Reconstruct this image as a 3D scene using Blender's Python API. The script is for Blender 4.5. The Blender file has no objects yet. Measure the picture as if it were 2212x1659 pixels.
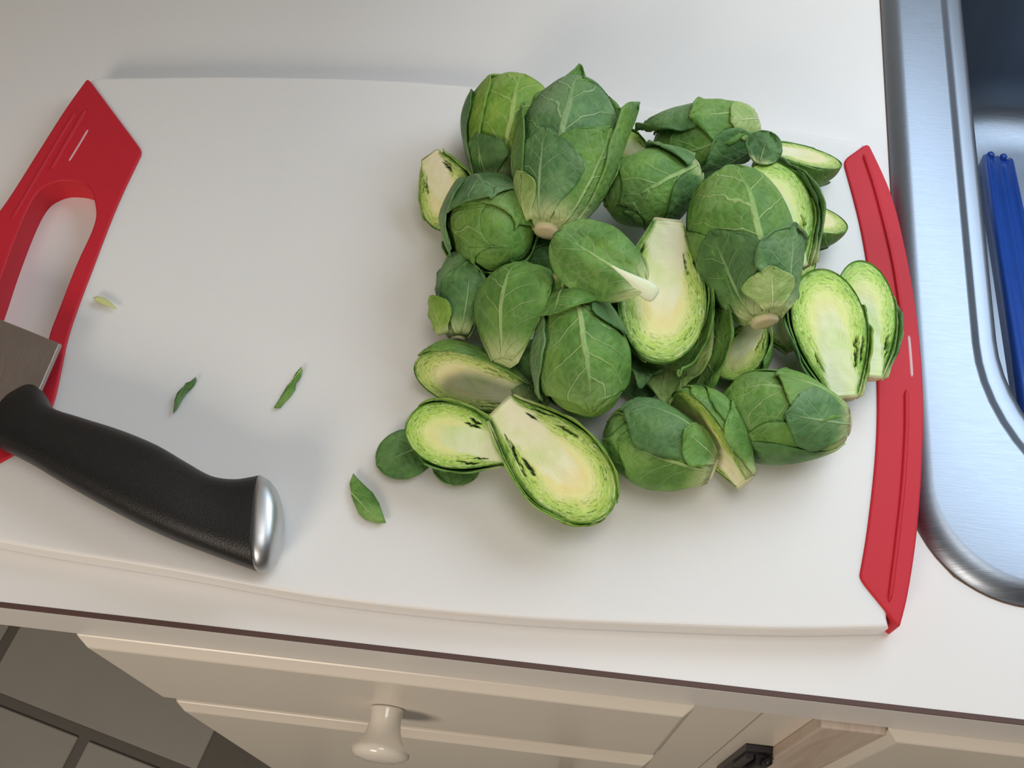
import bpy, bmesh, math, random
from mathutils import Vector, Matrix, noise
from math import sin, cos, pi, sqrt, radians, atan2

scene = bpy.context.scene
COL = scene.collection

# ------------------------------------------------------------------ camera
IMG_W, IMG_H = 2212.0, 1659.0
FPX = 2310.0                 # focal length in pixels of a 2212 px wide frame
CAM_H = 0.43                 # metres above the countertop (countertop is z = 0)
PITCH, ROLL, YAW = radians(26.9), radians(-0.2), radians(6.7)
_Z = Matrix.Rotation(YAW, 3, 'Z')
_f = _Z @ Vector((0, sin(PITCH), -cos(PITCH)))
_u = _Z @ Vector((0, cos(PITCH), sin(PITCH)))
_r = _Z @ Vector((1, 0, 0))
RIGHT = _r * cos(ROLL) + _u * sin(ROLL)
UP = _u * cos(ROLL) - _r * sin(ROLL)
FWD = _f
CAM = Vector((0, 0, CAM_H))
cam_d = bpy.data.cameras.new('camera')
cam_d.sensor_width = 36.0
cam_d.lens = FPX * 36.0 / IMG_W
cam_d.clip_start = 0.01
cam = bpy.data.objects.new('camera', cam_d)
COL.objects.link(cam)
cam.matrix_world = Matrix(((RIGHT.x, UP.x, -FWD.x, CAM.x), (RIGHT.y, UP.y, -FWD.y, CAM.y),
                           (RIGHT.z, UP.z, -FWD.z, CAM.z), (0, 0, 0, 1)))
scene.camera = cam

# ------------------------------------------------------------------ light
world = bpy.data.worlds.new('room_ambient')
scene.world = world
world.use_nodes = True
world.node_tree.nodes['Background'].inputs[0].default_value = (1.0, 0.93, 0.86, 1)
world.node_tree.nodes['Background'].inputs[1].default_value = 0.05


def area(name, loc, target, sx, sy, power, col):
    d = bpy.data.lights.new(name, 'AREA')
    d.shape = 'RECTANGLE'; d.size = sx; d.size_y = sy; d.energy = power; d.color = col
    o = bpy.data.objects.new(name, d); COL.objects.link(o)
    o.location = loc
    o.rotation_euler = (Vector(target) - Vector(loc)).to_track_quat('-Z', 'Y').to_euler()
    return o


area('window_daylight', (0.46, 0.645, 0.52), (0.10, 0.15, 0.0), 0.66, 0.50, 4.6, (0.76, 0.88, 1.0))
area('overhead_fill', (0.22, 0.12, 1.60), (0.15, 0.12, 0.0), 0.8, 0.6, 7.0, (1.0, 0.97, 0.94))  # soft overhead fill added in place of ambient, set so the back left dims
area('room_lamp', (-0.50, -1.05, 0.68), (-0.05, 0.1, -0.08), 0.45, 0.45, 9.5, (1.0, 0.85, 0.70))
vs = scene.view_settings
vs.view_transform = 'Standard'; vs.look = 'None'; vs.gamma = 1.0; vs.use_curve_mapping = False
vs.exposure = 0.10


# ------------------------------------------------------------------ helpers
def ray(px, py):
    return RIGHT * (px - IMG_W / 2) - UP * (py - IMG_H / 2) + FWD * FPX


def at(px, py, z=0.0):
    d = ray(px, py)
    return CAM + d * ((z - CAM_H) / d.z)


def depth(p):
    return (Vector(p) - CAM).dot(FWD)


def empty(name, loc=(0, 0, 0)):
    o = bpy.data.objects.new(name, None); COL.objects.link(o)
    o.location = loc; o.empty_display_size = 0.01
    return o


def tag(o, label, cat, group=None):
    o['label'] = label; o['category'] = cat
    if group: o['group'] = group
    return o


def mesh_obj(name, verts, faces, mat, parent=None, smooth=False):
    me = bpy.data.meshes.new(name)
    me.from_pydata([tuple(v) for v in verts], [], faces)
    me.update()
    if smooth:
        me.polygons.foreach_set('use_smooth', [True] * len(me.polygons))
    o = bpy.data.objects.new(name, me); COL.objects.link(o)
    if mat: me.materials.append(mat)
    if parent: o.parent = parent
    return o


def bm_obj(name, bm, mat, parent=None, smooth=False):
    me = bpy.data.meshes.new(name); bm.to_mesh(me); bm.free()
    if smooth:
        me.polygons.foreach_set('use_smooth', [True] * len(me.polygons))
    o = bpy.data.objects.new(name, me); COL.objects.link(o)
    if mat: me.materials.append(mat)
    if parent: o.parent = parent
    return o


def bm_box(bm, x0, x1, y0, y1, z0, z1):
    v = [bm.verts.new(p) for p in ((x0, y0, z0), (x1, y0, z0), (x1, y1, z0), (x0, y1, z0),
                                   (x0, y0, z1), (x1, y0, z1), (x1, y1, z1), (x0, y1, z1))]
    for f in ((0, 3, 2, 1), (4, 5, 6, 7), (0, 1, 5, 4), (1, 2, 6, 5), (2, 3, 7, 6), (3, 0, 4, 7)):
        bm.faces.new([v[i] for i in f])


def box_obj(name, x0, x1, y0, y1, z0, z1, mat, parent=None, bevel=0.0, seg=2):
    bm = bmesh.new(); bm_box(bm, x0, x1, y0, y1, z0, z1)
    if bevel:
        bmesh.ops.bevel(bm, geom=bm.edges[:], offset=bevel, segments=seg, profile=0.5, affect='EDGES')
    return bm_obj(name, bm, mat, parent, smooth=False)


def lathe(name, prof, mat, parent=None, n=40, axis='Z'):
    """prof: list of (radius, height)"""
    V, F = [], []
    for r, h in prof:
        for i in range(n):
            a = 2 * pi * i / n
            if axis == 'Z': V.append((r * cos(a), r * sin(a), h))
            else: V.append((r * cos(a), -h, r * sin(a)))      # axis -Y
    for j in range(len(prof) - 1):
        for i in range(n):
            k = (i + 1) % n
            F.append((j * n + i, j * n + k, (j + 1) * n + k, (j + 1) * n + i))
    F.append(tuple(range(n)))
    F.append(tuple((len(prof) - 1) * n + i for i in range(n)))
    o = mesh_obj(name, V, F, mat, parent, smooth=True)
    fix_normals(o)
    return o


def fix_normals(o):
    bm = bmesh.new(); bm.from_mesh(o.data)
    bmesh.ops.remove_doubles(bm, verts=bm.verts[:], dist=1e-6)
    bmesh.ops.recalc_face_normals(bm, faces=bm.faces[:])
    bm.to_mesh(o.data); bm.free()


def smoothstep(a, b, x):
    t = max(0.0, min(1.0, (x - a) / (b - a)))
    return t * t * (3 - 2 * t)


def prism(name, outline, z0, z1, mat, parent=None, bevel=0.0, holes=(), seg=3):
    """closed outline (list of (x, y)) extruded between z0 and z1, with optional holes"""
    bm = bmesh.new()
    edges = []
    for loop in [outline] + list(holes):
        vv = [bm.verts.new((p[0], p[1], z1)) for p in loop]
        for i in range(len(vv)):
            edges.append(bm.edges.new((vv[i], vv[(i + 1) % len(vv)])))
    bmesh.ops.triangle_fill(bm, use_beauty=True, use_dissolve=False, edges=edges, normal=(0, 0, 1))
    top = bm.faces[:]
    r = bmesh.ops.extrude_face_region(bm, geom=top)
    for g in r['geom']:
        if isinstance(g, bmesh.types.BMVert): g.co.z = z0
    bmesh.ops.recalc_face_normals(bm, faces=bm.faces[:])
    if bevel:
        es = [e for e in bm.edges if len(e.link_faces) == 2 and
              abs(e.verts[0].co.z - z1) < 1e-6 and abs(e.verts[1].co.z - z1) < 1e-6 and
              abs(e.link_faces[0].normal.z - e.link_faces[1].normal.z) > 0.5]
        bmesh.ops.bevel(bm, geom=es, offset=bevel, segments=seg, profile=0.5, affect='EDGES')
    o = bm_obj(name, bm, mat, parent)
    return o


def catmull(pts, n=8, closed=False):
    out = []
    m = len(pts)
    rng = range(m) if closed else range(m - 1)
    for i in rng:
        p0 = pts[(i - 1) % m] if closed or i > 0 else pts[i]
        p1 = pts[i]; p2 = pts[(i + 1) % m]
        p3 = pts[(i + 2) % m] if closed or i + 2 < m else pts[(i + 1) % m]
        for k in range(n):
            t = k / n
            out.append(tuple(0.5 * ((2 * b) + (-a + c) * t + (2 * a - 5 * b + 4 * c - d) * t * t +
                                    (-a + 3 * b - 3 * c + d) * t ** 3) for a, b, c, d in zip(p0, p1, p2, p3)))
    if not closed: out.append(tuple(pts[-1]))
    return out


# ------------------------------------------------------------------ materials
class NT:
    def __init__(self, name):
        self.m = bpy.data.materials.new(name); self.m.use_nodes = True
        self.t = self.m.node_tree
        self.b = self.t.nodes['Principled BSDF']

    def n(self, typ, **kw):
        nd = self.t.nodes.new(typ)
        for k, v in kw.items(): setattr(nd, k, v)
        return nd

    def lk(self, a, b): self.t.links.new(a, b)

    def math(self, op, a, b=None, c=None, clamp=False):
        nd = self.n('ShaderNodeMath', operation=op); nd.use_clamp = clamp
        for i, v in enumerate((a, b, c)):
            if v is None: continue
            if isinstance(v, (int, float)): nd.inputs[i].default_value = v
            else: self.lk(v, nd.inputs[i])
        return nd.outputs[0]

    def mix(self, fac, a, b, blend='MIX'):
        nd = self.n('ShaderNodeMix', data_type='RGBA', blend_type=blend)
        for i, v in ((0, fac), (6, a), (7, b)):
            if isinstance(v, (int, float)): nd.inputs[i].default_value = v
            elif isinstance(v, tuple): nd.inputs[i].default_value = (*v, 1) if len(v) == 3 else v
            else: self.lk(v, nd.inputs[i])
        return nd.outputs[2]

    def noise(self, scale, vec=None, detail=3, rough=0.5, dist=0.0):
        nd = self.n('ShaderNodeTexNoise')
        nd.inputs['Scale'].default_value = scale; nd.inputs['Detail'].default_value = detail
        nd.inputs['Roughness'].default_value = rough; nd.inputs['Distortion'].default_value = dist
        if vec is not None: self.lk(vec, nd.inputs['Vector'])
        return nd.outputs['Fac']

    def ss(self, x, a, b):
        nd = self.n('ShaderNodeMapRange', interpolation_type='SMOOTHSTEP')
        self.lk(x, nd.inputs[0])
        nd.inputs[1].default_value = a; nd.inputs[2].default_value = b
        nd.inputs[3].default_value = 0; nd.inputs[4].default_value = 1
        return nd.outputs[0]

    def obj_co(self): return self.n('ShaderNodeTexCoord').outputs['Object']

    def bump(self, h, strength=0.3, dist=0.001):
        nd = self.n('ShaderNodeBump'); nd.inputs['Strength'].default_value = strength
        nd.inputs['Distance'].default_value = dist
        self.lk(h, nd.inputs['Height']); self.lk(nd.outputs[0], self.b.inputs['Normal'])

    def base(self, c):
        if isinstance(c, tuple): self.b.inputs['Base Color'].default_value = (*c, 1)
        else: self.lk(c, self.b.inputs['Base Color'])

    def set(self, **kw):
        for k, v in kw.items(): self.b.inputs[k.replace('_', ' ')].default_value = v


def plain(name, col, rough=0.5, metal=0.0, var=0.04, scale=30, bump=0.0, bscale=300, coat=0.0):
    t = NT(name)
    f = t.noise(scale, t.obj_co(), 4)
    lo = tuple(max(0, c * (1 - var)) for c in col); hi = tuple(min(1, c * (1 + var)) for c in col)
    t.base(t.mix(f, lo, hi))
    t.set(Roughness=rough, Metallic=metal, Coat_Weight=coat)
    if bump: t.bump(t.noise(bscale, t.obj_co(), 2), bump, 0.0005)
    return t.m


M = {}
M['laminate'] = plain('white_laminate', (0.80, 0.79, 0.77), 0.32, var=0.015, scale=8, bump=0.05, bscale=700)
M['seam'] = plain('brown_laminate_seam', (0.09, 0.045, 0.035), 0.6)
M['poly'] = plain('white_polyethylene', (0.82, 0.815, 0.80), 0.42, var=0.015, scale=14, bump=0.06, bscale=900)
_p = M['poly'].node_tree.nodes['Principled BSDF']
_p.inputs['Subsurface Weight'].default_value = 0.6
_p.inputs['Subsurface Radius'].default_value = (1.0, 0.8, 0.6)
_p.inputs['Subsurface Scale'].default_value = 0.007
M['red'] = plain('red_soft_plastic', (0.57, 0.020, 0.036), 0.55, var=0.03, scale=40, bump=0.08, bscale=1200)
M['red'].node_tree.nodes['Principled BSDF'].inputs['Specular IOR Level'].default_value = 0.3
M['mark'] = plain('pale_pink_print', (0.72, 0.42, 0.44), 0.45)
M['paint'] = plain('cream_cabinet_paint', (0.80, 0.75, 0.66), 0.28, var=0.02, scale=20, bump=0.05, bscale=200)
M['knob'] = plain('glazed_white_ceramic', (0.80, 0.75, 0.66), 0.10, var=0.01, coat=0.5)
M['dark_knob'] = plain('dark_bronze', (0.02, 0.017, 0.03), 0.25, metal=0.6)
M['hinge'] = plain('blackened_steel', (0.03, 0.025, 0.028), 0.4, metal=0.5)
M['black_rubber'] = plain('black_textured_plastic', (0.010, 0.010, 0.010), 0.42, var=0.2, scale=300, bump=0.35, bscale=1800)
M['satin'] = plain('satin_steel', (0.58, 0.60, 0.62), 0.42, metal=1.0)
M['blue'] = plain('blue_plastic', (0.018, 0.075, 0.36), 0.25, var=0.1, scale=60)
M['grout'] = plain('grey_grout', (0.20, 0.19, 0.17), 0.9)
M['tile'] = plain('grey_floor_tile', (0.50, 0.49, 0.45), 0.35, var=0.06, scale=18)
M['wall'] = plain('painted_wall', (0.62, 0.58, 0.54), 0.6)
M['caulk'] = plain('brown_caulk', (0.10, 0.06, 0.04), 0.7, var=0.4, scale=400)


def steel(name, col, rough, stretch):
    t = NT(name)
    mp = t.n('ShaderNodeMapping'); mp.inputs['Scale'].default_value = stretch
    t.lk(t.obj_co(), mp.inputs['Vector'])
    f = t.noise(60, mp.outputs[0], 4, 0.6)
    t.base(t.mix(f, tuple(c * 0.86 for c in col), col))
    rr = t.n('ShaderNodeMapRange'); t.lk(f, rr.inputs[0])
    rr.inputs[3].default_value = rough * 0.75; rr.inputs[4].default_value = rough * 1.25
    t.lk(rr.outputs[0], t.b.inputs['Roughness'])
    t.set(Metallic=1.0)
    t.bump(f, 0.12, 0.0004)
    return t.m


M['steel'] = steel('brushed_sink_steel', (0.29, 0.335, 0.40), 0.40, (1.5, 40, 1))
M['blade'] = steel('brushed_blade_steel', (0.46, 0.40, 0.375), 0.42, (30, 1.5, 1))


def wood_mat():
    t = NT('bare_pine')
    mp = t.n('ShaderNodeMapping'); mp.inputs['Scale'].default_value = (9, 1, 0.7)
    t.lk(t.obj_co(), mp.inputs['Vector'])
    f = t.noise(14, mp.outputs[0], 5, 0.6, 1.2)
    t.base(t.mix(t.ss(f, 0.35, 0.7), (0.64, 0.54, 0.46), (0.54, 0.42, 0.33)))
    t.set(Roughness=0.5)
    return t.m


M['wood'] = wood_mat()


def leaf_mat(name, dark, light, vein, pale=(0.60, 0.68, 0.33), bloom=0.25, nveins=5.0, veinamt=0.8, warm=(0.20, 0.34, 0.045)):
    """leaf underside: pale midrib, side veins curving to the margin, fine net veins (uses the leaf's own UV)"""
    t = NT(name)
    uv = t.n('ShaderNodeUVMap').outputs[0]
    co = t.obj_co()
    sep = t.n('ShaderNodeSeparateXYZ'); t.lk(uv, sep.inputs[0])
    nz = t.noise(55, co, 3)
    wob = t.math('MULTIPLY', t.math('SUBTRACT', nz, 0.5), 0.34)
    u = t.math('MULTIPLY', t.math('SUBTRACT', sep.outputs[0], 0.5), 2.0)
    u = t.math('ADD', u, t.math('MULTIPLY', wob, 0.35))
    au = t.math('ABSOLUTE', u)
    v = sep.outputs[1]
    # midrib, thick at the stem end
    w = t.math('ADD', t.math('MULTIPLY', t.math('SUBTRACT', 1.0, v), 0.085), 0.012)
    mid = t.math('SUBTRACT', 1.0, t.math('DIVIDE', au, w), clamp=True)
    mid = t.math('MULTIPLY', t.ss(mid, 0.0, 0.6), t.ss(v, 1.15, 0.25))
    # side veins
    side = t.math('SIGN', u)
    ph = t.math('SUBTRACT', t.math('MULTIPLY', v, nveins), t.math('MULTIPLY', t.math('POWER', au, 0.8), 2.1))
    ph = t.math('ADD', ph, t.math('MULTIPLY', side, 0.23))
    ph = t.math('ADD', ph, t.math('MULTIPLY', wob, 3.0))
    fr = t.math('ABSOLUTE', t.math('SUBTRACT', t.math('FRACT', ph), 0.5))
    wid = t.math('MULTIPLY', t.math('SUBTRACT', 1.15, au), 0.065)
    lat = t.math('SUBTRACT', 1.0, t.math('DIVIDE', fr, wid), clamp=True)
    lat = t.math('MULTIPLY', t.ss(lat, 0.0, 0.8), t.ss(au, 1.05, 0.55))
    # net veins
    big0 = t.noise(90, co, 2)
    vor = t.n('ShaderNodeTexVoronoi', feature='DISTANCE_TO_EDGE'); vor.inputs['Scale'].default_value = 230
    t.lk(co, vor.inputs['Vector'])
    net = t.math('MULTIPLY', t.ss(vor.outputs['Distance'], 0.12, 0.0), t.math('MULTIPLY', t.ss(big0, 0.35, 0.7), 0.22))
    vm = t.math('MAXIMUM', t.math('MAXIMUM', mid, t.math('MULTIPLY', lat, 0.78)), net)
    big = t.noise(70, co, 3, 0.55)
    fine = t.noise(420, co, 2)
    c = t.mix(t.ss(big, 0.36, 0.64), dark, light)
    c = t.mix(t.math('MULTIPLY', t.ss(t.noise(30, co, 2), 0.5, 0.72), 0.45), c, warm)
    c = t.mix(t.math('MULTIPLY', t.ss(t.noise(38, co, 3), 0.48, 0.75), bloom), c, (0.20, 0.29, 0.19))
    c = t.mix(t.math('MULTIPLY', fine, 0.12), c, (0.30, 0.41, 0.17))
    c = t.mix(t.math('MULTIPLY', t.ss(v, 0.26, 0.0), 0.80), c, pale)
    c = t.mix(t.math('MULTIPLY', vm, veinamt), c, vein)
    t.base(c)
    t.set(Roughness=0.48, Specular_IOR_Level=0.2)
    h = t.math('ADD', t.math('MULTIPLY', vm, 0.6), t.math('MULTIPLY', big, 0.9))
    h = t.math('ADD', h, t.math('MULTIPLY', fine, 0.15))
    h = t.math('ADD', h, t.math('MULTIPLY', t.math('MINIMUM', vor.outputs['Distance'], 0.35), 0.9))
    h = t.math('ADD', h, t.math('MULTIPLY', t.noise(170, co, 2), 0.9))
    t.bump(h, 0.75, 0.0013)
    return t.m


LEAF = [
    leaf_mat('leaf_mid_green', (0.088, 0.220, 0.038), (0.160, 0.340, 0.066), (0.43, 0.61, 0.23), bloom=0.25, warm=(0.23, 0.39, 0.055)),
    leaf_mat('leaf_dark_green', (0.056, 0.148, 0.043), (0.104, 0.245, 0.064), (0.31, 0.47, 0.20), bloom=0.35, warm=(0.13, 0.26, 0.06)),
    leaf_mat('leaf_yellow_green', (0.160, 0.315, 0.038), (0.260, 0.435, 0.066), (0.46, 0.61, 0.20), bloom=0.12, warm=(0.31, 0.46, 0.07)),
    leaf_mat('leaf_blue_green', (0.075, 0.190, 0.065), (0.135, 0.290, 0.100), (0.37, 0.54, 0.26), bloom=0.5, warm=(0.17, 0.32, 0.07)),
    leaf_mat('leaf_pale_inside', (0.25, 0.40, 0.10), (0.38, 0.52, 0.18), (0.60, 0.71, 0.38), bloom=0.1, warm=(0.44, 0.54, 0.18)),
]


def cut_mat(name, centre, mid, lime, rim, core):
    t = NT(name)
    at_ = t.n('ShaderNodeAttribute', attribute_name='rt')
    slit = t.n('ShaderNodeAttribute', attribute_name='slit').outputs['Fac']
    corev = t.n('ShaderNodeAttribute', attribute_name='core').outputs['Fac']
    co = t.obj_co()
    sep = t.n('ShaderNodeSeparateXYZ'); t.lk(at_.outputs['Vector'], sep.inputs[0])
    rho = sep.outputs[0]
    big = t.noise(90, co, 4, 0.6)
    r2 = t.math('ADD', rho, t.math('MULTIPLY', t.math('SUBTRACT', big, 0.5), 0.34))
    ramp = t.n('ShaderNodeValToRGB'); t.lk(r2, ramp.inputs[0])
    e = ramp.color_ramp.elements
    e[0].position = 0.0; e[0].color = (*centre, 1)
    e[1].position = 1.0; e[1].color = (*rim, 1)
    for p, c in ((0.30, centre), (0.50, mid), (0.72, lime), (0.93, tuple(0.5 * (a + b) for a, b in zip(lime, rim)))):
        k = e.new(p); k.color = (*c, 1)
    gr = t.noise(520, co, 3, 0.6)
    c = t.mix(t.math('MULTIPLY', t.ss(gr, 0.45, 0.75), 0.30), ramp.outputs[0], (0.93, 0.88, 0.50))

    def stretched(kr, ka, scale, off):
        mp = t.n('ShaderNodeMapping')
        mp.inputs['Scale'].default_value = (kr, ka, ka); mp.inputs['Location'].default_value = (off, off * 0.7, 0)
        t.lk(at_.outputs['Vector'], mp.inputs['Vector'])
        nd = t.n('ShaderNodeTexNoise'); nd.inputs['Scale'].default_value = scale
        nd.inputs['Detail'].default_value = 3; nd.inputs['Distortion'].default_value = 0.35
        t.lk(mp.outputs[0], nd.inputs['Vector'])
        return nd.outputs['Fac']
    l1 = stretched(24, 3.6, 1.7, 3.1)
    l2 = stretched(16, 1.6, 1.7, 7.7)
    outer = t.math('MULTIPLY', t.ss(rho, 0.45, 0.85), t.math('SUBTRACT', 1.0, corev, clamp=True))
    darkm = t.math('MULTIPLY', t.ss(l1, 0.44, 0.36), outer)
    palem = t.math('MULTIPLY', t.ss(l2, 0.54, 0.66), t.math('MULTIPLY', outer, 0.55))
    c = t.mix(palem, c, (0.80, 0.87, 0.46))
    cz = t.noise(60, co, 3)
    cc = t.mix(t.ss(cz, 0.4, 0.75), core, tuple(0.55 * a + 0.45 * b for a, b in zip(core, lime)))
    c = t.mix(corev, c, cc)
    c = t.mix(t.math('MULTIPLY', darkm, 0.85), c, (0.10, 0.24, 0.03))
    c = t.mix(slit, c, (0.035, 0.08, 0.025))
    t.base(c)
    t.set(Roughness=0.45, Specular_IOR_Level=0.3)
    h = t.math('SUBTRACT', t.math('MULTIPLY', l2, 0.5), darkm)
    h = t.math('ADD', h, t.math('MULTIPLY', t.noise(700, co, 2), 0.15))
    t.bump(h, 0.5, 0.0009)
    return t.m


CUT = [
    cut_mat('cut_yellow_heart', (0.88, 0.76, 0.30), (0.84, 0.84, 0.36), (0.52, 0.72, 0.14), (0.12, 0.30, 0.035), (0.88, 0.87, 0.58)),
    cut_mat('cut_lime_heart', (0.82, 0.82, 0.34), (0.76, 0.85, 0.32), (0.50, 0.74, 0.14), (0.13, 0.36, 0.035), (0.78, 0.85, 0.54)),
    cut_mat('cut_cream_heart', (0.88, 0.78, 0.40), (0.86, 0.84, 0.46), (0.58, 0.72, 0.20), (0.12, 0.30, 0.04), (0.88, 0.86, 0.60)),
]


def stem_mat():
    t = NT('sprout_stem')
    co = t.obj_co()
    sep = t.n('ShaderNodeSeparateXYZ'); t.lk(co, sep.inputs[0])
    f = t.noise(160, co, 4)
    c = t.mix(t.ss(f, 0.3, 0.7), (0.74, 0.76, 0.44), (0.62, 0.70, 0.32))
    c = t.mix(t.math('MULTIPLY', t.ss(sep.outputs[0], 0.0005, -0.002), 0.8), c, (0.66, 0.52, 0.36))
    t.base(c); t.set(Roughness=0.5)
    t.bump(f, 0.4, 0.001)
    return t.m


M['stem'] = stem_mat()

# ------------------------------------------------------------------ room
BOARD_Z = 0.013
YF = 0.0925                 # countertop front edge
WALL_Y = 0.66
FLOOR_Z = -0.90


def structure(o):
    o['kind'] = 'structure'; return o


fl = structure(box_obj('floor', -1.9, 1.5, -1.6, WALL_Y, FLOOR_Z - 0.05, FLOOR_Z - 0.004, M['grout']))
# floor tiles, laid on the skew
tile_me = None
ang = radians(-13)
ca, sa = cos(ang), sin(ang)
TS, GAP = 0.30, 0.014
ox, oy = at(186, 1584, FLOOR_Z).xy
for i in range(-5, 5):
    for j in range(-5, 3):
        sh = 0.5 * TS if j % 2 == 0 else 0.0
        lx, ly = (i + 0.5) * TS + sh, (j + 0.5) * TS
        x, y = ox + ca * lx - sa * ly, oy + sa * lx + ca * ly
        if not (-1.6 < x < 1.2 and -1.3 < y < WALL_Y - 0.22): continue
        if x > -0.24 and y > 0.06: continue
        if tile_me is None:
            o = box_obj('floor_tile', -TS / 2 + GAP / 2, TS / 2 - GAP / 2, -TS / 2 + GAP / 2, TS / 2 - GAP / 2,
                        -0.004, 0.0, M['tile'], None, 0.0012, 1)
            tile_me = o.data
        else:
            o = bpy.data.objects.new('floor_tile', tile_me); COL.objects.link(o)
        o.location = (x, y, FLOOR_Z); o.rotation_euler = (0, 0, ang)
        o.parent = fl

# back wall with the window opening over the sink
WX0, WX1, WZ0, WZ1 = 0.12, 0.80, 0.26, 0.78
bm = bmesh.new()
bm_box(bm, -1.9, WX0, WALL_Y, WALL_Y + 0.1, FLOOR_Z, 1.55)
bm_box(bm, WX0, WX1, WALL_Y, WALL_Y + 0.1, FLOOR_Z, WZ0)
bm_box(bm, WX0, WX1, WALL_Y, WALL_Y + 0.1, WZ1, 1.55)
bm_box(bm, WX1, 1.5, WALL_Y, WALL_Y + 0.1, FLOOR_Z, 1.55)
structure(bm_obj('wall_back', bm, M['wall']))

bm = bmesh.new()
fw_ = 0.035
bm_box(bm, WX0, WX0 + fw_, WALL_Y + 0.02, WALL_Y + 0.07, WZ0, WZ1)
bm_box(bm, WX1 - fw_, WX1, WALL_Y + 0.02, WALL_Y + 0.07, WZ0, WZ1)
bm_box(bm, WX0 + fw_, WX1 - fw_, WALL_Y + 0.02, WALL_Y + 0.07, WZ0, WZ0 + fw_)
bm_box(bm, WX0 + fw_, WX1 - fw_, WALL_Y + 0.02, WALL_Y + 0.07, WZ1 - fw_, WZ1)
bm_box(bm, (WX0 + WX1) / 2 - 0.012, (WX0 + WX1) / 2 + 0.012, WALL_Y + 0.025, WALL_Y + 0.065, WZ0 + fw_, WZ1 - fw_)
structure(bm_obj('window_1', bm, M['paint']))

# unseen cabinet, added above the counter to shade its back left
wc = empty('added_shade_cabinet', (-0.6, WALL_Y, 0.46))
tag(wc, 'cream painted cabinet added out of view to shade the back left of the counter', 'cabinet')
o = box_obj('carcass', -1.1, 0.02, 0.278, WALL_Y, 0.41, 1.20, M['paint']); o.parent = wc; o.matrix_parent_inverse = Matrix.Translation(wc.location).inverted()
for x0_, x1_ in ((-1.095, -0.725), (-0.72, -0.355), (-0.35, 0.015)):
    o = box_obj('door', x0_, x1_, 0.260, 0.2775, 0.415, 1.195, M['paint'], None, 0.003, 2); o.parent = wc; o.matrix_parent_inverse = Matrix.Translation(wc.location).inverted()

# ------------------------------------------------------------------ countertop
ct = empty('countertop', (0, YF, 0))
tag(ct, 'white laminate kitchen countertop with a thin brown seam along its front edge', 'countertop')
SX0, SX1, SY0, SY1 = 0.149, 0.95, 0.139, 0.62        # sink outer edges
hx0, hx1, hy0, hy1 = SX0 + 0.014, SX1 - 0.014, SY0 + 0.014, SY1 - 0.014
ex0, ex1 = -1.1, 1.25
bm = bmesh.new()
xs, ys = [ex0, hx0, hx1, ex1], [YF + 0.0012, hy0, hy1, WALL_Y]
grid = {}
for zi, z in enumerate((-0.034, 0.0)):
    for i, x in enumerate(xs):
        for j, y in enumerate(ys):
            grid[i, j, zi] = bm.verts.new((x, y - YF, z))
for i in range(3):
    for j in range(3):
        if i == 1 and j == 1: continue
        bm.faces.new([grid[i, j, 1], grid[i + 1, j, 1], grid[i + 1, j + 1, 1], grid[i, j + 1, 1]])
        bm.faces.new([grid[i, j + 1, 0], grid[i + 1, j + 1, 0], grid[i + 1, j, 0], grid[i, j, 0]])
for a, b in (((0, 0), (3, 0)), ((3, 0), (3, 3)), ((3, 3), (0, 3)), ((0, 3), (0, 0)),
             ((1, 1), (1, 2)), ((1, 2), (2, 2)), ((2, 2), (2, 1)), ((2, 1), (1, 1))):
    di, dj = (b[0] > a[0]) - (b[0] < a[0]), (b[1] > a[1]) - (b[1] < a[1])
    p = a
    while p != b:
        q = (p[0] + di, p[1] + dj)
        bm.faces.new([grid[p[0], p[1], 0], grid[q[0], q[1], 0], grid[q[0], q[1], 1], grid[p[0], p[1], 1]])
        p = q
bmesh.ops.recalc_face_normals(bm, faces=bm.faces[:])
bm_obj('slab', bm, M['laminate'], ct)
box_obj('edge_strip', ex0, ex1, -0.0010, 0.0012, -0.034, -0.0010, M['laminate'], ct)
box_obj('edge_seam', ex0, ex1, -0.0008, 0.0013, -0.0010, 0.0001, M['seam'], ct)['label'] = 'thin dark brown laminate seam line'

# ------------------------------------------------------------------ base cabinets
DX0, DX1 = -0.203, 0.0675
YD = 0.0945          # carcass / frame front
YFACE = 0.0870       # drawer faces stand proud of the countertop edge


def bevel_front(name, x0, x1, z0, z1, yb, yfr, bv, mat, parent):
    """slab front with a sloping border all round"""
    V = [(x0, yb, z0), (x1, yb, z0), (x1, yb, z1), (x0, yb, z1),
         (x0, YD - 0.003, z0), (x1, YD - 0.003, z0), (x1, YD - 0.003, z1), (x0, YD - 0.003, z1),
         (x0 + bv, yfr, z0 + bv), (x1 - bv, yfr, z0 + bv), (x1 - bv, yfr, z1 - bv), (x0 + bv, yfr, z1 - bv)]
    Fc = [(3, 2, 1, 0), (0, 1, 5, 4), (1, 2, 6, 5), (2, 3, 7, 6), (3, 0, 4, 7),
          (4, 5, 9, 8), (5, 6, 10, 9), (6, 7, 11, 10), (7, 4, 8, 11), (8, 9, 10, 11)]
    o = mesh_obj(name, V, Fc, mat, parent)
    fix_normals(o)
    b = o.modifiers.new('soft_edges', 'BEVEL'); b.width = 0.0008; b.segments = 2; b.limit_method = 'ANGLE'
    return o


cab = empty('base_cabinet', ((DX0 + DX1) / 2, YD, FLOOR_Z))
tag(cab, 'cream painted drawer cabinet below the cutting board, with a white knob', 'cabinet')


def unpar(o, p):
    """parent while keeping world-space mesh coordinates"""
    o.parent = p
    o.matrix_parent_inverse = Matrix.Translation(p.location).inverted()
    return o


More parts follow.
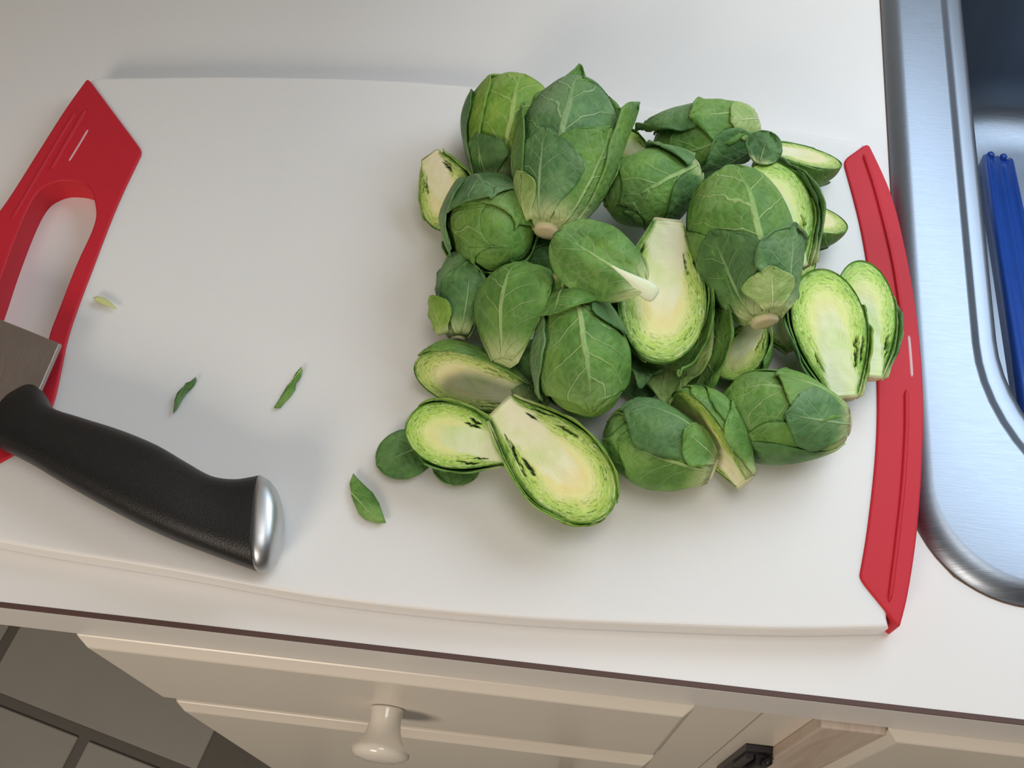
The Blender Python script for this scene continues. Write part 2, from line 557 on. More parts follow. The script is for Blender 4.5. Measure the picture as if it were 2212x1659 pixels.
unpar(box_obj('carcass', DX0 + 0.001, DX1 + 0.03, YD, 0.64, FLOOR_Z, -0.0345, M['paint']), cab)
dr = unpar(bevel_front('drawer_front', DX0, DX1, -0.158, -0.0350, YD, YFACE, 0.0050, M['paint'], None), cab)
dr2 = unpar(bevel_front('drawer_front', DX0, DX1, -0.50, -0.190, YD, YFACE, 0.0050, M['paint'], None), cab)


def knob(name, px, z, mat, parent, k=1.0):
    prof = [(0.0086, 0.0), (0.0088, 0.0012), (0.0080, 0.004), (0.0076, 0.009), (0.0080, 0.014), (0.0094, 0.0185),
            (0.0120, 0.0220), (0.0139, 0.0245), (0.0146, 0.0270), (0.0142, 0.0292), (0.0122, 0.0312),
            (0.0085, 0.0326), (0.004, 0.0332), (0.0005, 0.0333)]
    o = lathe(name, [(r * k, h * k) for r, h in prof], mat, None, 48, 'Y')
    o.location = (px, YFACE, z)
    o.parent = parent
    o.matrix_parent_inverse = Matrix.Translation(cab.location).inverted()
    return o


def child_world(o, p):
    """parent o (placed in world space) to p, whose world matrix is the identity"""
    o.parent = p; return o


k1 = lathe('knob', [(r * 0.97, h * 0.76) for r, h in
                    [(0.0084, 0.0004), (0.0086, 0.0016), (0.0080, 0.004), (0.0078, 0.009), (0.0084, 0.014), (0.0098, 0.0185),
                     (0.0120, 0.0220), (0.0138, 0.0245), (0.0146, 0.0270), (0.0142, 0.0292), (0.0122, 0.0312),
                     (0.0085, 0.0326), (0.004, 0.0332), (0.0005, 0.0333)]], M['knob'], dr, 48, 'Y')
k1.location = (-0.0715, YFACE, -0.103)
k1['label'] = 'glossy white ceramic knob'
k2 = lathe('knob', [(0.006, 0.0), (0.005, 0.004), (0.005, 0.012), (0.009, 0.016), (0.0125, 0.020), (0.0125, 0.023),
                    (0.009, 0.026), (0.0005, 0.027)], M['dark_knob'], dr2, 40, 'Y')
k2.location = (0.022, YFACE, -0.262)
k2['label'] = 'dark metal knob'

sc = empty('sink_cabinet', (0.16, YD, FLOOR_Z))
tag(sc, 'cream sink cabinet with a bare wood patch and dark hinge at its corner', 'cabinet')
unpar(box_obj('carcass', DX1 + 0.031, 1.0, YD, 0.135, FLOOR_Z, -0.0345, M['paint']), sc)
dd = unpar(bevel_front('door', 0.1475, 0.60, -0.78, -0.0352, YD, YFACE, 0.0050, M['paint'], None), sc)
st = unpar(box_obj('stile', 0.1195, 0.1470, YFACE + 0.0015, YD, -0.78, -0.0350, M['wood'], None, 0.001, 2), sc)
st['label'] = 'bare wood stile with worn paint'
bm = bmesh.new()
bm_box(bm, 0.1060, 0.1190, YD - 0.0035, YD - 0.0005, -0.215, -0.128)
bm_box(bm, 0.1130, 0.1188, YD - 0.009, YD - 0.002, -0.200, -0.138)
bm_box(bm, 0.1075, 0.1115, YD - 0.0060, YD - 0.002, -0.170, -0.136)
hg = unpar(bm_obj('hinge', bm, M['hinge']), sc)
hg['label'] = 'dark metal hinge'
unpar(lathe('hinge_pin', [(0.0022, -0.20), (0.0022, -0.128), (0.0012, -0.1265)], M['hinge'], None, 16), sc).location = (0.1172, YD - 0.0075, 0)

# ------------------------------------------------------------------ sink


def rrect(x0, x1, y0, y1, r, n=14):
    P = []
    for cx_, cy_, a0 in ((x0 + r, y0 + r, pi), (x1 - r, y0 + r, 1.5 * pi), (x1 - r, y1 - r, 0), (x0 + r, y1 - r, 0.5 * pi)):
        for k in range(n + 1):
            a = a0 + 0.5 * pi * k / n
            P.append((cx_ + r * cos(a), cy_ + r * sin(a)))
    return P


def loft_rings(name, rings, mat, parent, closed_bottom=True, smooth=True):
    V, F_ = [], []
    n = len(rings[0][0])
    for pts, z in rings:
        for p in pts: V.append((p[0], p[1], z))
    for j in range(len(rings) - 1):
        for i in range(n):
            k = (i + 1) % n
            F_.append((j * n + i, j * n + k, (j + 1) * n + k, (j + 1) * n + i))
    if closed_bottom: F_.append(tuple((len(rings) - 1) * n + i for i in range(n)))
    o = mesh_obj(name, V, F_, mat, parent, smooth)
    fix_normals(o)
    return o


sink = empty('kitchen_sink', (0, 0, 0))
tag(sink, 'brushed stainless steel drop-in sink at the right of the board', 'sink')
DZ = 0.0062


def so(d): return rrect(SX0 + d, SX1 - d, SY0 + d, SY1 - d, 0.046 - d * 0.6)


BX0, BX1, BY0, BY1 = 0.1795, 0.62, 0.168, 0.585


def bo(d, r=None): return rrect(BX0 + d, BX1 - d, BY0 + d, BY1 - d, (0.09 - d * 0.5) if r is None else r)


rim = loft_rings('rim', [(so(0.0), -0.0002), (so(0.0006), 0.0012), (so(0.0030), 0.0036), (so(0.0062), 0.0056), (so(0.0082), DZ - 0.0001), (so(0.0090), DZ),
                         (so(0.0094), DZ), (bo(-0.0004), DZ), (bo(0.0), DZ - 0.0001), (bo(0.0012), DZ - 0.0008), (bo(0.0046), DZ - 0.0040),
                         (bo(0.0056), DZ - 0.0046), (bo(0.0066), DZ - 0.0046)], M['steel'], sink, False)
bowl = loft_rings('bowl', [(bo(0.0064), DZ - 0.0047), (bo(0.0110), DZ - 0.0050), (bo(0.0140), DZ - 0.0066), (bo(0.0165), DZ - 0.012), (bo(0.0185), DZ - 0.03),
                           (bo(0.026), -0.13), (bo(0.030), -0.150), (bo(0.042), -0.163), (bo(0.065), -0.167)], M['steel'], sink, True)
drain = lathe('drain', [(0.045, 0.0005), (0.043, 0.002), (0.030, 0.0005), (0.027, -0.004), (0.002, -0.005)], M['satin'], sink, 32)
drain.location = ((BX0 + BX1) / 2, 0.35, -0.1668)
# a bead of old caulk where the rim meets the laminate
random.seed(5)
cin, cout = so(0.002), so(0.0)
n_ = len(cin)
V, F_ = [], []
for i in range(n_):
    # outward jitter
    p = Vector(cin[i]); q = Vector(cout[i])
    d = (q - p).normalized()
    w = 0.0003 + 0.0011 * max(0.0, noise.noise(Vector((i * 0.55, 2.0, 0))))
    a, b = q - d * 0.0008, q + d * w
    V += [(a.x, a.y, 0.0006), (b.x, b.y, 0.0003), (b.x, b.y, -0.0003)]
for i in range(n_):
    k = (i + 1) % n_
    F_ += [(3 * i, 3 * k, 3 * k + 1, 3 * i + 1), (3 * i + 1, 3 * k + 1, 3 * k + 2, 3 * i + 2)]
mesh_obj('caulk_bead', V, F_, M['caulk'], sink)['label'] = 'thin brown line of old caulk'

# blue ribbed plastic piece leaning in the bowl
bt = empty('plastic_tray', (0, 0, 0))
tag(bt, 'long blue ribbed plastic tray standing in the steel sink', 'tray')
pa, pb = at(2156, 335, -0.148), at(2262, 905, -0.075)
pb = pa + (pb - pa) * 1.25          # far end on the bowl floor, near end propped against the front wall
ax = (pb - pa); LB = ax.length; ax.normalize()
sd = Vector((0, 0, 1)).cross(ax); sd.normalize(); nn = ax.cross(sd)
mt = Matrix(((ax.x, sd.x, nn.x, pa.x), (ax.y, sd.y, nn.y, pa.y), (ax.z, sd.z, nn.z, pa.z), (0, 0, 0, 1)))
prof = [(-0.0085, -0.012), (-0.0085, 0.0), (-0.0070, 0.0016), (-0.0055, 0.0), (-0.0030, -0.0012), (-0.0016, 0.0012), (0.0, 0.0016), (0.0016, -0.001),
        (0.0045, -0.0014), (0.0058, 0.0), (0.0072, 0.0016), (0.0085, 0.0), (0.0085, -0.012)]
V, F_ = [], []
for k, (xx, sc_) in enumerate(((0, 1.10), (0.004, 1.18), (LB * 0.3, 1.22), (LB * 0.65, 1.30), (LB, 1.36))):
    for y_, z_ in prof: V.append(mt @ Vector((xx, y_ * sc_, z_ + (-0.002 if k == 0 else 0))))
m_ = len(prof)
for k in range(4):
    for i in range(m_):
        j = (i + 1) % m_
        F_.append((k * m_ + i, k * m_ + j, (k + 1) * m_ + j, (k + 1) * m_ + i))
F_ += [tuple(range(m_)), tuple(4 * m_ + i for i in range(m_))]
o = mesh_obj('ribbed_body', V, F_, M['blue'], bt, True); fix_normals(o)
for yy in (-0.0045, 0.0040):
    o = lathe('end_lug', [(0.0024, -0.004), (0.0024, 0.0008), (0.0014, 0.0018)], M['blue'], bt, 16)
    o.matrix_local = mt @ Matrix.Translation((-0.0006, yy, -0.001))

# ------------------------------------------------------------------ cutting board
cb = empty('cutting_board', (-0.0635, 0.24, 0))
tag(cb, 'white plastic cutting board with red curved ends', 'cutting board')
ZB = BOARD_Z


def P2(*pts): return [at(x, y, ZB).xy[:] for x, y in pts]


top_edge = P2((205, 166), (500, 163), (800, 169), (1020, 184), (1330, 218), (1650, 268), (1868, 309))
bot_edge = P2((1922, 1355), (1720, 1358), (1500, 1352), (1106, 1333), (700, 1290), (350, 1228), (0, 1170))
bot_edge.append((-0.2655, 0.1215))
r_out = P2((1875, 308), (1925, 420), (1960, 560), (1983, 705), (1994, 850), (1992, 1000), (1981, 1150), (1962, 1280), (1943, 1358))
r_in = P2((1855, 1250), (1872, 1150), (1889, 1000), (1894, 880), (1890, 760), (1877, 610), (1855, 480), (1820, 347))
# the left end mirrors the right one, with a wider grip and a hand hole
l_out = P2((190, 168), (140, 238), (80, 332), (0, 455)) + [(-0.2895, 0.2400), (-0.2850, 0.2000), (-0.2755, 0.1550), (-0.2660, 0.1215)]
l_in = [(-0.2265, 0.1560)] + P2((113, 880), (150, 722), (203, 575), (256, 440), (309, 328))


def c2(p, n=6): return [q[:2] for q in catmull([(*a, 0) for a in p], n)]


def local(P): return [(x - cb.location.x, y - cb.location.y) for x, y in P]


panel_out = c2(top_edge) + c2([(0.1325, 0.3600)] + r_out[1:-1] + [(0.1372, 0.1206)])[1:-1] + c2(bot_edge) + c2(list(reversed(l_in)))[::-1]
# white panel ends under the red grips
right_mid = [((a[0] + b[0]) / 2, (a[1] + b[1]) / 2) for a, b in zip(c2(r_out, 4), reversed(c2(r_in, 5)))]
rp = [(0.1300, 0.3560), (0.1380, 0.3200), (0.1430, 0.2600), (0.1440, 0.2200), (0.1400, 0.1700), (0.1338, 0.1245)]
lp = [(-0.2612, 0.1278), (-0.2300, 0.1580), (-0.2290, 0.1800), (-0.2330, 0.2300), (-0.2260, 0.2900), (-0.2240, 0.3190), (-0.2606, 0.3572)]
panel_out = c2(top_edge) + c2(rp) + c2(bot_edge) + lp
prism('panel', local(panel_out), 0.0, ZB - 0.0004, M['poly'], cb, 0.0016)


def clean(P, eps=0.0006):
    out = []
    for p in P:
        if not out or (Vector(p) - Vector(out[-1])).length > eps: out.append(p)
    return out


def rounded(P, r=0.0045, turn=0.45):
    """round the sharp corners of a closed outline"""
    out = []
    n = len(P)
    for i in range(n):
        p = Vector(P[i])
        a, b = Vector(P[i - 1]) - p, Vector(P[(i + 1) % n]) - p
        if a.length < 1e-6 or b.length < 1e-6: continue
        if pi - a.angle(b) < turn:
            out.append(tuple(p)); continue
        qa, qb = p + a * min(1, r / a.length) * 0.98, p + b * min(1, r / b.length) * 0.98
        for k in range(7):
            t = k / 6
            out.append(tuple(qa * (1 - t) ** 2 + p * 2 * t * (1 - t) + qb * t * t))
    return out


g_r = prism('end_grip', clean(rounded(clean(local(c2(r_out) + c2(r_in)), 0.0012)), 0.0003), -0.0001 + 0.0002, ZB + 0.0006, M['red'], cb, 0.0011)
hole = P2((207, 452), (200, 495), (166, 570), (130, 662), (104, 735)) + [(-0.2290, 0.1900), (-0.2400, 0.1790), (-0.2560, 0.1830)] + [(-0.2640, 0.2050), (-0.2640, 0.2240)] + [at(x, y, 0.004).xy[:] for x, y in ((34, 585), (70, 492), (96, 444), (122, 424), (156, 416))] + P2((190, 402),)
hole = [q[:2] for q in catmull([(*a, 0) for a in hole], 5, True)]
g_l = prism('end_grip', clean(rounded(clean(local(c2(l_out) + c2(l_in)), 0.0012)), 0.0003), 0.0001, ZB + 0.0006, M['red'], cb, 0.0011, holes=[clean(local(hole))])
g_l['label'] = 'red end with a hand hole'
for g in (g_r, g_l):
    g.data.polygons.foreach_set('use_smooth', [False] * len(g.data.polygons))


def ribbon(name, pts, w, h, mat, parent, z=ZB + 0.0006, px=True):
    P = [at(x, y, z) for x, y in pts] if px else [Vector((*p, z)) for p in pts]
    P = [Vector(q) for q in catmull([tuple(p) for p in P], 6)]
    V, F_ = [], []
    n = len(P)
    for i, p in enumerate(P):
        t = (P[min(i + 1, n - 1)] - P[max(i - 1, 0)]).normalized()
        s = Vector((-t.y, t.x, 0))
        e = 0.35 if i in (0, n - 1) else 1.0
        for a, zz in ((-1, -0.0004), (-0.75, h * 0.7), (-0.3, h), (0.3, h), (0.75, h * 0.7), (1, -0.0004)):
            q = p + s * (a * w * e) - cb.location
            V.append((q.x, q.y, p.z + zz * e))
    for i in range(n - 1):
        for k in range(5):
            F_.append((i * 6 + k, i * 6 + k + 1, (i + 1) * 6 + k + 1, (i + 1) * 6 + k))
    F_ += [tuple(range(6)), tuple((n - 1) * 6 + k for k in range(6))]
    o = mesh_obj(name, V, F_, mat, parent, True); fix_normals(o)
    return o


ribbon('ridge', [(1866, 334), (1888, 400), (1912, 490), (1932, 580), (1947, 680)], 0.0011, 0.0012, M['red'], g_r)
ribbon('ridge', [(1957, 843), (1957, 930), (1950, 1050), (1936, 1180), (1921, 1300)], 0.0011, 0.0012, M['red'], g_r)
ribbon('printed_dash', [(1963, 725), (1967, 770), (1970, 814)], 0.0008, 0.0003, M['mark'], g_r)['label'] = 'short pale dash mark'
ribbon('ridge', [(186, 236), (160, 282), (132, 330), (112, 366)], 0.0012, 0.0011, M['red'], g_l)
ribbon('ridge', [(165, 240), (121, 312), (74, 392), (26, 474)], 0.0010, 0.0009, M['red'], g_l)
ribbon('printed_dash', [(190, 280), (170, 314), (149, 348)], 0.0006, 0.0003, M['mark'], g_l)['label'] = 'short pale dash mark'

# ------------------------------------------------------------------ knife
kn = empty('chef_knife', at(250, 1000, ZB))
tag(kn, 'chef knife with black handle and silver end cap lying across the left end', 'knife')
ZH = ZB + 0.0125
up_e = [(40, 850), (72, 836), (96, 850), (118, 886), (180, 908), (265, 935), (345, 968), (410, 1006), (462, 1034), (510, 1041), (548, 1036), (566, 1032)]
lo_e = [(-30, 946), (-8, 964), (30, 982), (72, 1004), (128, 1038), (210, 1084), (290, 1126), (366, 1161), (430, 1186), (486, 1207), (530, 1223), (552, 1231)]


def loft_handle(name, ups, los, hts, mat, cap_lo=True, cap_hi=True, n=24):
    V, F_ = [], []
    for (u_, l_, h_) in zip(ups, los, hts):
        a, b = at(*u_, ZH), at(*l_, ZH)
        c = (a + b) / 2; hx = (a - b) / 2
        for k in range(n):
            th = 2 * pi * k / n
            cc, ss = cos(th), sin(th)
            ex = 0.72
            x = math.copysign(abs(cc) ** ex, cc); z = math.copysign(abs(ss) ** ex, ss)
            p = c + hx * x + Vector((0, 0, h_ * z)) - kn.location
            V.append(tuple(p))
    m = len(ups)
    for j in range(m - 1):
        for k in range(n):
            q = (k + 1) % n
            F_.append((j * n + k, j * n + q, (j + 1) * n + q, (j + 1) * n + k))
    if cap_lo: F_.append(tuple(range(n)))
    if cap_hi: F_.append(tuple((m - 1) * n + k for k in range(n)))
    o = mesh_obj(name, V, F_, mat, kn, True); fix_normals(o)
    return o


hh = [0.0070, 0.0085, 0.0092, 0.0098, 0.0104, 0.0110, 0.0112, 0.0110, 0.0106, 0.0106, 0.0110, 0.0112]
us = [q[:2] for q in catmull([(*a, 0) for a in up_e], 4)]
ls = [q[:2] for q in catmull([(*a, 0) for a in lo_e], 4)]
hs = [q[0] for q in catmull([(h_, 0, 0) for h_ in hh], 4)]
loft_handle('handle', us, ls, hs, M['black_rubber'])
u2 = [(566, 1032), (574, 1036), (588, 1045), (599, 1060), (607, 1085), (611, 1112)]
l2 = [(552, 1231), (562, 1234), (578, 1230), (590, 1218), (600, 1195), (607, 1165)]
h2 = [0.0113, 0.0115, 0.0112, 0.0104, 0.0086, 0.0050]
loft_handle('end_cap', u2, l2, h2, M['satin'])['label'] = 'silver metal end cap'
# blade: full-length wedge running out over the end of the board
heel, spine0 = at(132, 744, ZH), at(-30, 925, ZH)
bdir = (at(0, 689, ZH) - heel).normalized()
bot0 = at(76, 872, ZH)
pts = [heel]
for k in range(1, 13):
    s_ = k / 12
    pts.append(heel + bdir * (0.205 * s_) + (spine0 - heel).normalized() * (0.046 * s_ ** 2.6))
tipp = pts[-1]
back = [spine0 + bdir * 0.03, spine0, bot0]
out = [(p.x - kn.location.x, p.y - kn.location.y) for p in pts] + [((spine0 + bdir * 0.10).x - kn.location.x, (spine0 + bdir * 0.10).y - kn.location.y),
       (spine0.x - kn.location.x, spine0.y - kn.location.y), (bot0.x - kn.location.x, bot0.y - kn.location.y)]
zb = ZH - kn.location.z
bl = prism('blade', out, zb - 0.0011, zb + 0.0011, M['blade'], kn, 0.0006, seg=2)

# ------------------------------------------------------------------ sprouts


EGG = [0.42, 0.98]           # neck width and fullness of the head below its widest point


def egg(s, R):
    if s >= 0.58:
        return R * sqrt(max(0.0, 1 - ((s - 0.58) / 0.42) ** 2))
    k = max(0.0, s) / 0.58
    b, ex = EGG
    return R * (b + (1 - b) * sin(pi / 2 * k) ** ex)


def leaf(name, L, R, parent, mat, phi0=90, hw=70, v0=0.0, v1=0.9, off=0.001, flare=0.0, open_=0.0, edge=0.0006, ruffle=0.0008,
         seed=0, nu=22, nv=24, clamp=None, base=0.5, thick=0.0007, twist=0.0, fold=0.0, tipw=0.72, form=0.0):
    """a leaf wrapped round the egg-shaped head; local +X runs stem -> tip, azimuth 90 deg is local +Z"""
    off *= 0.8; edge *= 0.6
    if v1 < 0.87: tipw = min(tipw, 0.5)
    V, F_, UV = [], [], []
    sd_ = Vector((seed * 3.7, seed * 1.3, seed * 0.9))
    for j in range(nv + 1):
        v = 1 - (1 - j / nv) ** 1.6
        w = base + (1 - base) * sin(pi * min(1.0, v / 0.62) / 2)
        if v > tipw: w *= sqrt(max(0.0, 1 - 0.985 * ((v - tipw) / (1 - tipw)) ** 2))
        for i in range(nu + 1):
            u = -1 + 2 * i / nu
            vv = v * (1 - 0.10 * u * u * v) + 0.02 * v * noise.noise(Vector((u * 3.5, v * 2, 0)) + sd_)
            s = v0 + (v1 - v0) * vv
            jit = 1 + 0.07 * noise.noise(Vector((v * 4.0, 5.0 * (1 if u > 0 else -1), 1)) + sd_) + 0.03 * noise.noise(Vector((v * 14.0, u, 4)) + sd_)
            ph = radians(phi0) + u * radians(hw) * w * jit + twist * s
            if clamp: ph = max(clamp[0], min(clamp[1], ph))
            r = egg(min(s, 1.0), R)
            if open_:
                k = smoothstep(0.42, 0.85, s) * open_
                r = r * (1 - k) + R * (0.96 + flare) * k
            margin = max(u ** 4 * 0.8, v ** 6)
            nz = noise.noise(Vector((cos(ph) * 1.6, sin(ph) * 1.6, s * 3.2 + form * 2.3)))
            nz2 = noise.noise(Vector((u * 3.4, v * 6.0, 3.3)) + sd_)
            r += off + edge * margin + R * flare * (v ** 3) * (0 if open_ else 1) + 0.0011 * nz + ruffle * nz2 * (0.12 + 1.5 * margin)
            r += fold * R * (u * u) * v
            V.append((L * s, r * cos(ph), r * sin(ph)))
            UV.append((0.5 + 0.5 * u, v))
    W = nu + 1
    for j in range(nv):
        for i in range(nu):
            F_.append((j * W + i, j * W + i + 1, (j + 1) * W + i + 1, (j + 1) * W + i))
    o = mesh_obj(name, V, F_, mat, parent, True)
    ul = o.data.uv_layers.new(name='UVMap')
    idx = [0] * len(o.data.loops); o.data.loops.foreach_get('vertex_index', idx)
    flat = []
    for k in idx: flat += UV[k]
    ul.data.foreach_set('uv', flat)
    m = o.modifiers.new('thickness', 'SOLIDIFY'); m.thickness = thick; m.offset = 0
    return o


def head(name, L, R, parent, mat, half=False, seed=0, n=36, m=26):
    V, F_, UV = [], [], []
    sd_ = Vector((seed * 2.1, seed, 0))
    a0, a1 = (pi, 2 * pi) if half else (0, 2 * pi)
    for j in range(m + 1):
        s = 0.5 - 0.5 * cos(pi * j / m)
        for i in range(n + 1):
            a = a0 + (a1 - a0) * i / n
            r = egg(s, R)
            if r > 0: r += 0.0011 * noise.noise(Vector((cos(a) * 1.6, sin(a) * 1.6, s * 3.2 + seed * 2.3))) * min(1, r / R * 2) * (abs(sin(a)) if half else 1)
            V.append((L * s, r * cos(a), r * sin(a)))
            UV.append(((i / n * (1 if half else 3)) % 1.0 if i < n else 1.0, s))
    W = n + 1
    for j in range(m):
        for i in range(n):
            F_.append((j * W + i, j * W + i + 1, (j + 1) * W + i + 1, (j + 1) * W + i))
    F_.append(tuple(range(n, -1, -1)))
    o = mesh_obj(name, V, F_, mat, parent, True)
    ul = o.data.uv_layers.new(name='UVMap')
    idx = [0] * len(o.data.loops); o.data.loops.foreach_get('vertex_index', idx)
    flat = []
    for k in idx: flat += UV[k]
    ul.data.foreach_set('uv', flat)
    return o


def cut_face(name, L, R, parent, mat, seed=0, ns=84, nq=60, slits=1.0):
    V, F_, RT, SL, CO = [], [], [], [], []
    cxx = 0.60 * L
    sd_ = Vector((seed * 5.3, seed * 2.2, 7))
    rnd = random.Random(seed * 13 + 5)
    # slit list: (s0, s1, q0, q1, width) short dark gaps between core and outer leaves near the stem
    sl = []
    for side in (-1, 1):
        for k in range(rnd.choice((2, 3, 4))):
            s0 = rnd.uniform(0.14, 0.36); ln = rnd.uniform(0.08, 0.20)
            q0 = side * rnd.uniform(0.55, 0.85); q1 = q0 + side * rnd.uniform(-0.08, 0.12)
            sl.append((s0, s0 + ln, q0, q1, rnd.uniform(0.016, 0.042) * slits))
    for j in range(ns + 1):
        s = 0.5 - 0.5 * cos(pi * (0.06 + 0.94 * j / ns)) if j else 0.0
        s = min(1.0, max(0.0, (s - 0.0089) / (1 - 0.0089))) if j else 0.0
        for i in range(nq + 1):
            q = -1 + 2 * i / nq
            rr = egg(s, R)
            x, y = L * s, q * rr
            dx, dy = (x - cxx), y
            # radial level of this point between the heart and the outline
            lo, hi = 0.001, 3.0
            for _ in range(11):
                mid_ = (lo + hi) / 2
                px, py = cxx + dx / mid_, dy / mid_
                inside = 0 <= px <= L and abs(py) <= egg(px / L, R) + 1e-9
                if inside: hi = mid_
                else: lo = mid_
            rho = min(1.0, hi)
            th = atan2(dy, dx)
            cw = 0.98 - 1.35 * s if s < 0.3 else max(0.0, 0.575 - 0.78 * (s - 0.3))
            cw *= 1 + 0.25 * noise.noise(Vector((s * 9, q * 1.2, 0)) + sd_)
            core = (1 - smoothstep(cw * 0.72, cw * 1.12 + 1e-4, abs(q))) * (1 - smoothstep(0.52, 0.80, s)) if cw > 0.02 else 0.0
            slv = 0.0
            for (s0, s1, q0, q1, wd) in sl:
                if s0 < s < s1:
                    t = (s - s0) / (s1 - s0)
                    qc = q0 + (q1 - q0) * t + 0.06 * noise.noise(Vector((s * 30, q0 * 9, 2)) + sd_)
                    ww = wd * sqrt(max(0, sin(pi * t))) + 1e-4
                    slv = max(slv, 1 - smoothstep(ww * 0.6, ww, abs(q - qc)))
            z = 0.0003 * noise.noise(Vector((x * 260, y * 260, 0)) + sd_) - 0.0024 * slv - 0.0007 * smoothstep(0.93, 1.0, rho) * (1 if s > 0.02 else 0)
            V.append((x, y, z)); RT.append((rho, cos(th), sin(th))); SL.append(slv); CO.append(core)
    W = nq + 1
    for j in range(ns):
        for i in range(nq):
            F_.append((j * W + i, (j + 1) * W + i, (j + 1) * W + i + 1, j * W + i + 1))
    o = mesh_obj(name, V, F_, mat, parent, True)
    a = o.data.attributes.new('rt', 'FLOAT_VECTOR', 'POINT'); a.data.foreach_set('vector', [c for t in RT for c in t])
    a = o.data.attributes.new('slit', 'FLOAT', 'POINT'); a.data.foreach_set('value', SL)
    a = o.data.attributes.new('core', 'FLOAT', 'POINT'); a.data.foreach_set('value', CO)
    return o


def stem(name, L, R, parent, half=False, length=0.05, seed=0, r0=0.30):
    n = 20
    V, F_ = [], []
    rr = random.Random(seed)
    a0, a1 = (pi, 2 * pi) if half else (0, 2 * pi)
    for k, (xx, sc_) in enumerate(((0.0, 1.04), (-0.002, 1.03), (-length * 0.6, 0.98), (-length, 0.90), (-length * 1.01, 0.5)) if half else ((0.10, 1.12), (0.0, 1.05), (-length * 0.6, 1.0), (-length, 0.94), (-length * 1.01, 0.55))):
        for i in range(n + 1):
            a = a0 + (a1 - a0) * i / n
            r = R * r0 * sc_ * (1 + 0.06 * noise.noise(Vector((cos(a) * 2, sin(a) * 2, seed + k * 0.3))))
            V.append((L * xx, r * cos(a), r * sin(a)))
    W = n + 1
    for j in range(4):
        for i in range(n): F_.append((j * W + i, j * W + i + 1, (j + 1) * W + i + 1, (j + 1) * W + i))
    F_.append(tuple(4 * W + i for i in range(W)))
    if half:
        F_.append(tuple([j * W for j in range(5)] + [j * W + n for j in range(4, -1, -1)]))
    o = mesh_obj(name, V, F_, M['stem'], parent, True)
    return o


def frame(stem_p, tip_p, up):
    X = (tip_p - stem_p).normalized()
    Z = Vector(up); Z = (Z - X * Z.dot(X)).normalized()
    Y = Z.cross(X)
    return Matrix(((X.x, Y.x, Z.x, stem_p.x), (X.y, Y.y, Z.y, stem_p.y), (X.z, Y.z, Z.z, stem_p.z), (0, 0, 0, 1)))


VIEW_UP = (-0.02, -0.50, 0.86)


def place(name, stem_px, tip_px, zs, zt, width, up=VIEW_UP):
    a, b = at(*stem_px, ZB + zs), at(*tip_px, ZB + zt)
    L = (b - a).length
    R = 0.5 * width * depth((a + b) / 2) / FPX
    e = empty(name)
    e.matrix_world = frame(a, b, up)
    return e, L, R


def whole(label, stem_px, tip_px, zs, zt, width, up=VIEW_UP, mat=0, seed=1, leaves=(), auto=(3, 3), group='brussels sprouts heaped on the board', headmat=None, st=True):
    EGG[:] = [0.27, 0.72]
    e, L, R = place('brussels_sprout', stem_px, tip_px, zs, zt, width, up)
    tag(e, label, 'vegetable', group)
    rr = random.Random(seed)
    head('head', L, R * 0.955, e, LEAF[mat if headmat is None else headmat], False, seed)
    a0 = rr.uniform(0, 360)
    for k in range(auto[0]):
        leaf('leaf', L, R * 0.965, e, LEAF[mat], a0 + 360 * k / auto[0], rr.uniform(74, 88), 0.0, rr.uniform(0.95, 1.0), 0.0005 + 0.0005 * k, form=seed, seed=seed + k * 0.37, edge=0.0006)
    a1 = rr.uniform(0, 360)
    for k in range(auto[1]):
        leaf('leaf', L, R * 0.97, e, LEAF[mat if rr.random() < 0.6 else (mat + 1) % 2], a1 + 360 * k / auto[1], rr.uniform(52, 70), -0.01, rr.uniform(0.55, 0.82), 0.0020 + 0.0004 * k,
             form=seed, seed=seed + 3 + k * 0.51, edge=0.0014, ruffle=0.001)
    for k, kw in enumerate(leaves):
        kw = dict(kw); mm = kw.pop('mat', mat); rs = kw.pop('rs', 1.0)
        leaf('leaf', L, R * rs, e, LEAF[mm], form=seed, seed=seed + 11 + k * 0.83, **kw)
    if st: stem('stem', L, R, e, False, 0.03, seed, 0.27)
    return e


def half(label, stem_px, tip_px, zs, zt, width, up=(0, -0.2, 1), mat=0, cut=0, seed=1, leaves=(), group='halved brussels sprouts heaped on the board', st=True, slits=1.0):
    EGG[:] = [0.37, 1.15]
    e, L, R = place('brussels_sprout_half', stem_px, tip_px, zs, zt, width, up)
    tag(e, label, 'vegetable', group)
    rr = random.Random(seed)
    head('head', L, R, e, LEAF[mat], True, seed)
    cut_face('cut_face', L, R, e, CUT[cut], seed, slits=slits)
    C0, C1 = pi + 0.02, 2 * pi - 0.02
    for k in range(2):
        leaf('leaf', L, R, e, LEAF[mat], 225 + 90 * k + rr.uniform(-10, 10), rr.uniform(50, 70), 0.0, rr.uniform(0.75, 0.99), 0.0006 + 0.0008 * k, form=seed, seed=seed + 0.4 * k,
             clamp=(C0, C1), edge=0.0003, ruffle=0.0006)
    for k, kw in enumerate(leaves):
        kw = dict(kw); mm = kw.pop('mat', mat); rs = kw.pop('rs', 1.0)
        if kw.pop('clip', True): kw['clamp'] = (pi - 0.12, 2 * pi + 0.12)
        leaf('leaf', L, R * rs, e, LEAF[mm], form=seed, seed=seed + 11 + k * 0.83, **kw)
    if st: stem('stem', L, R, e, True, 0.02, seed, 0.36)
    return e


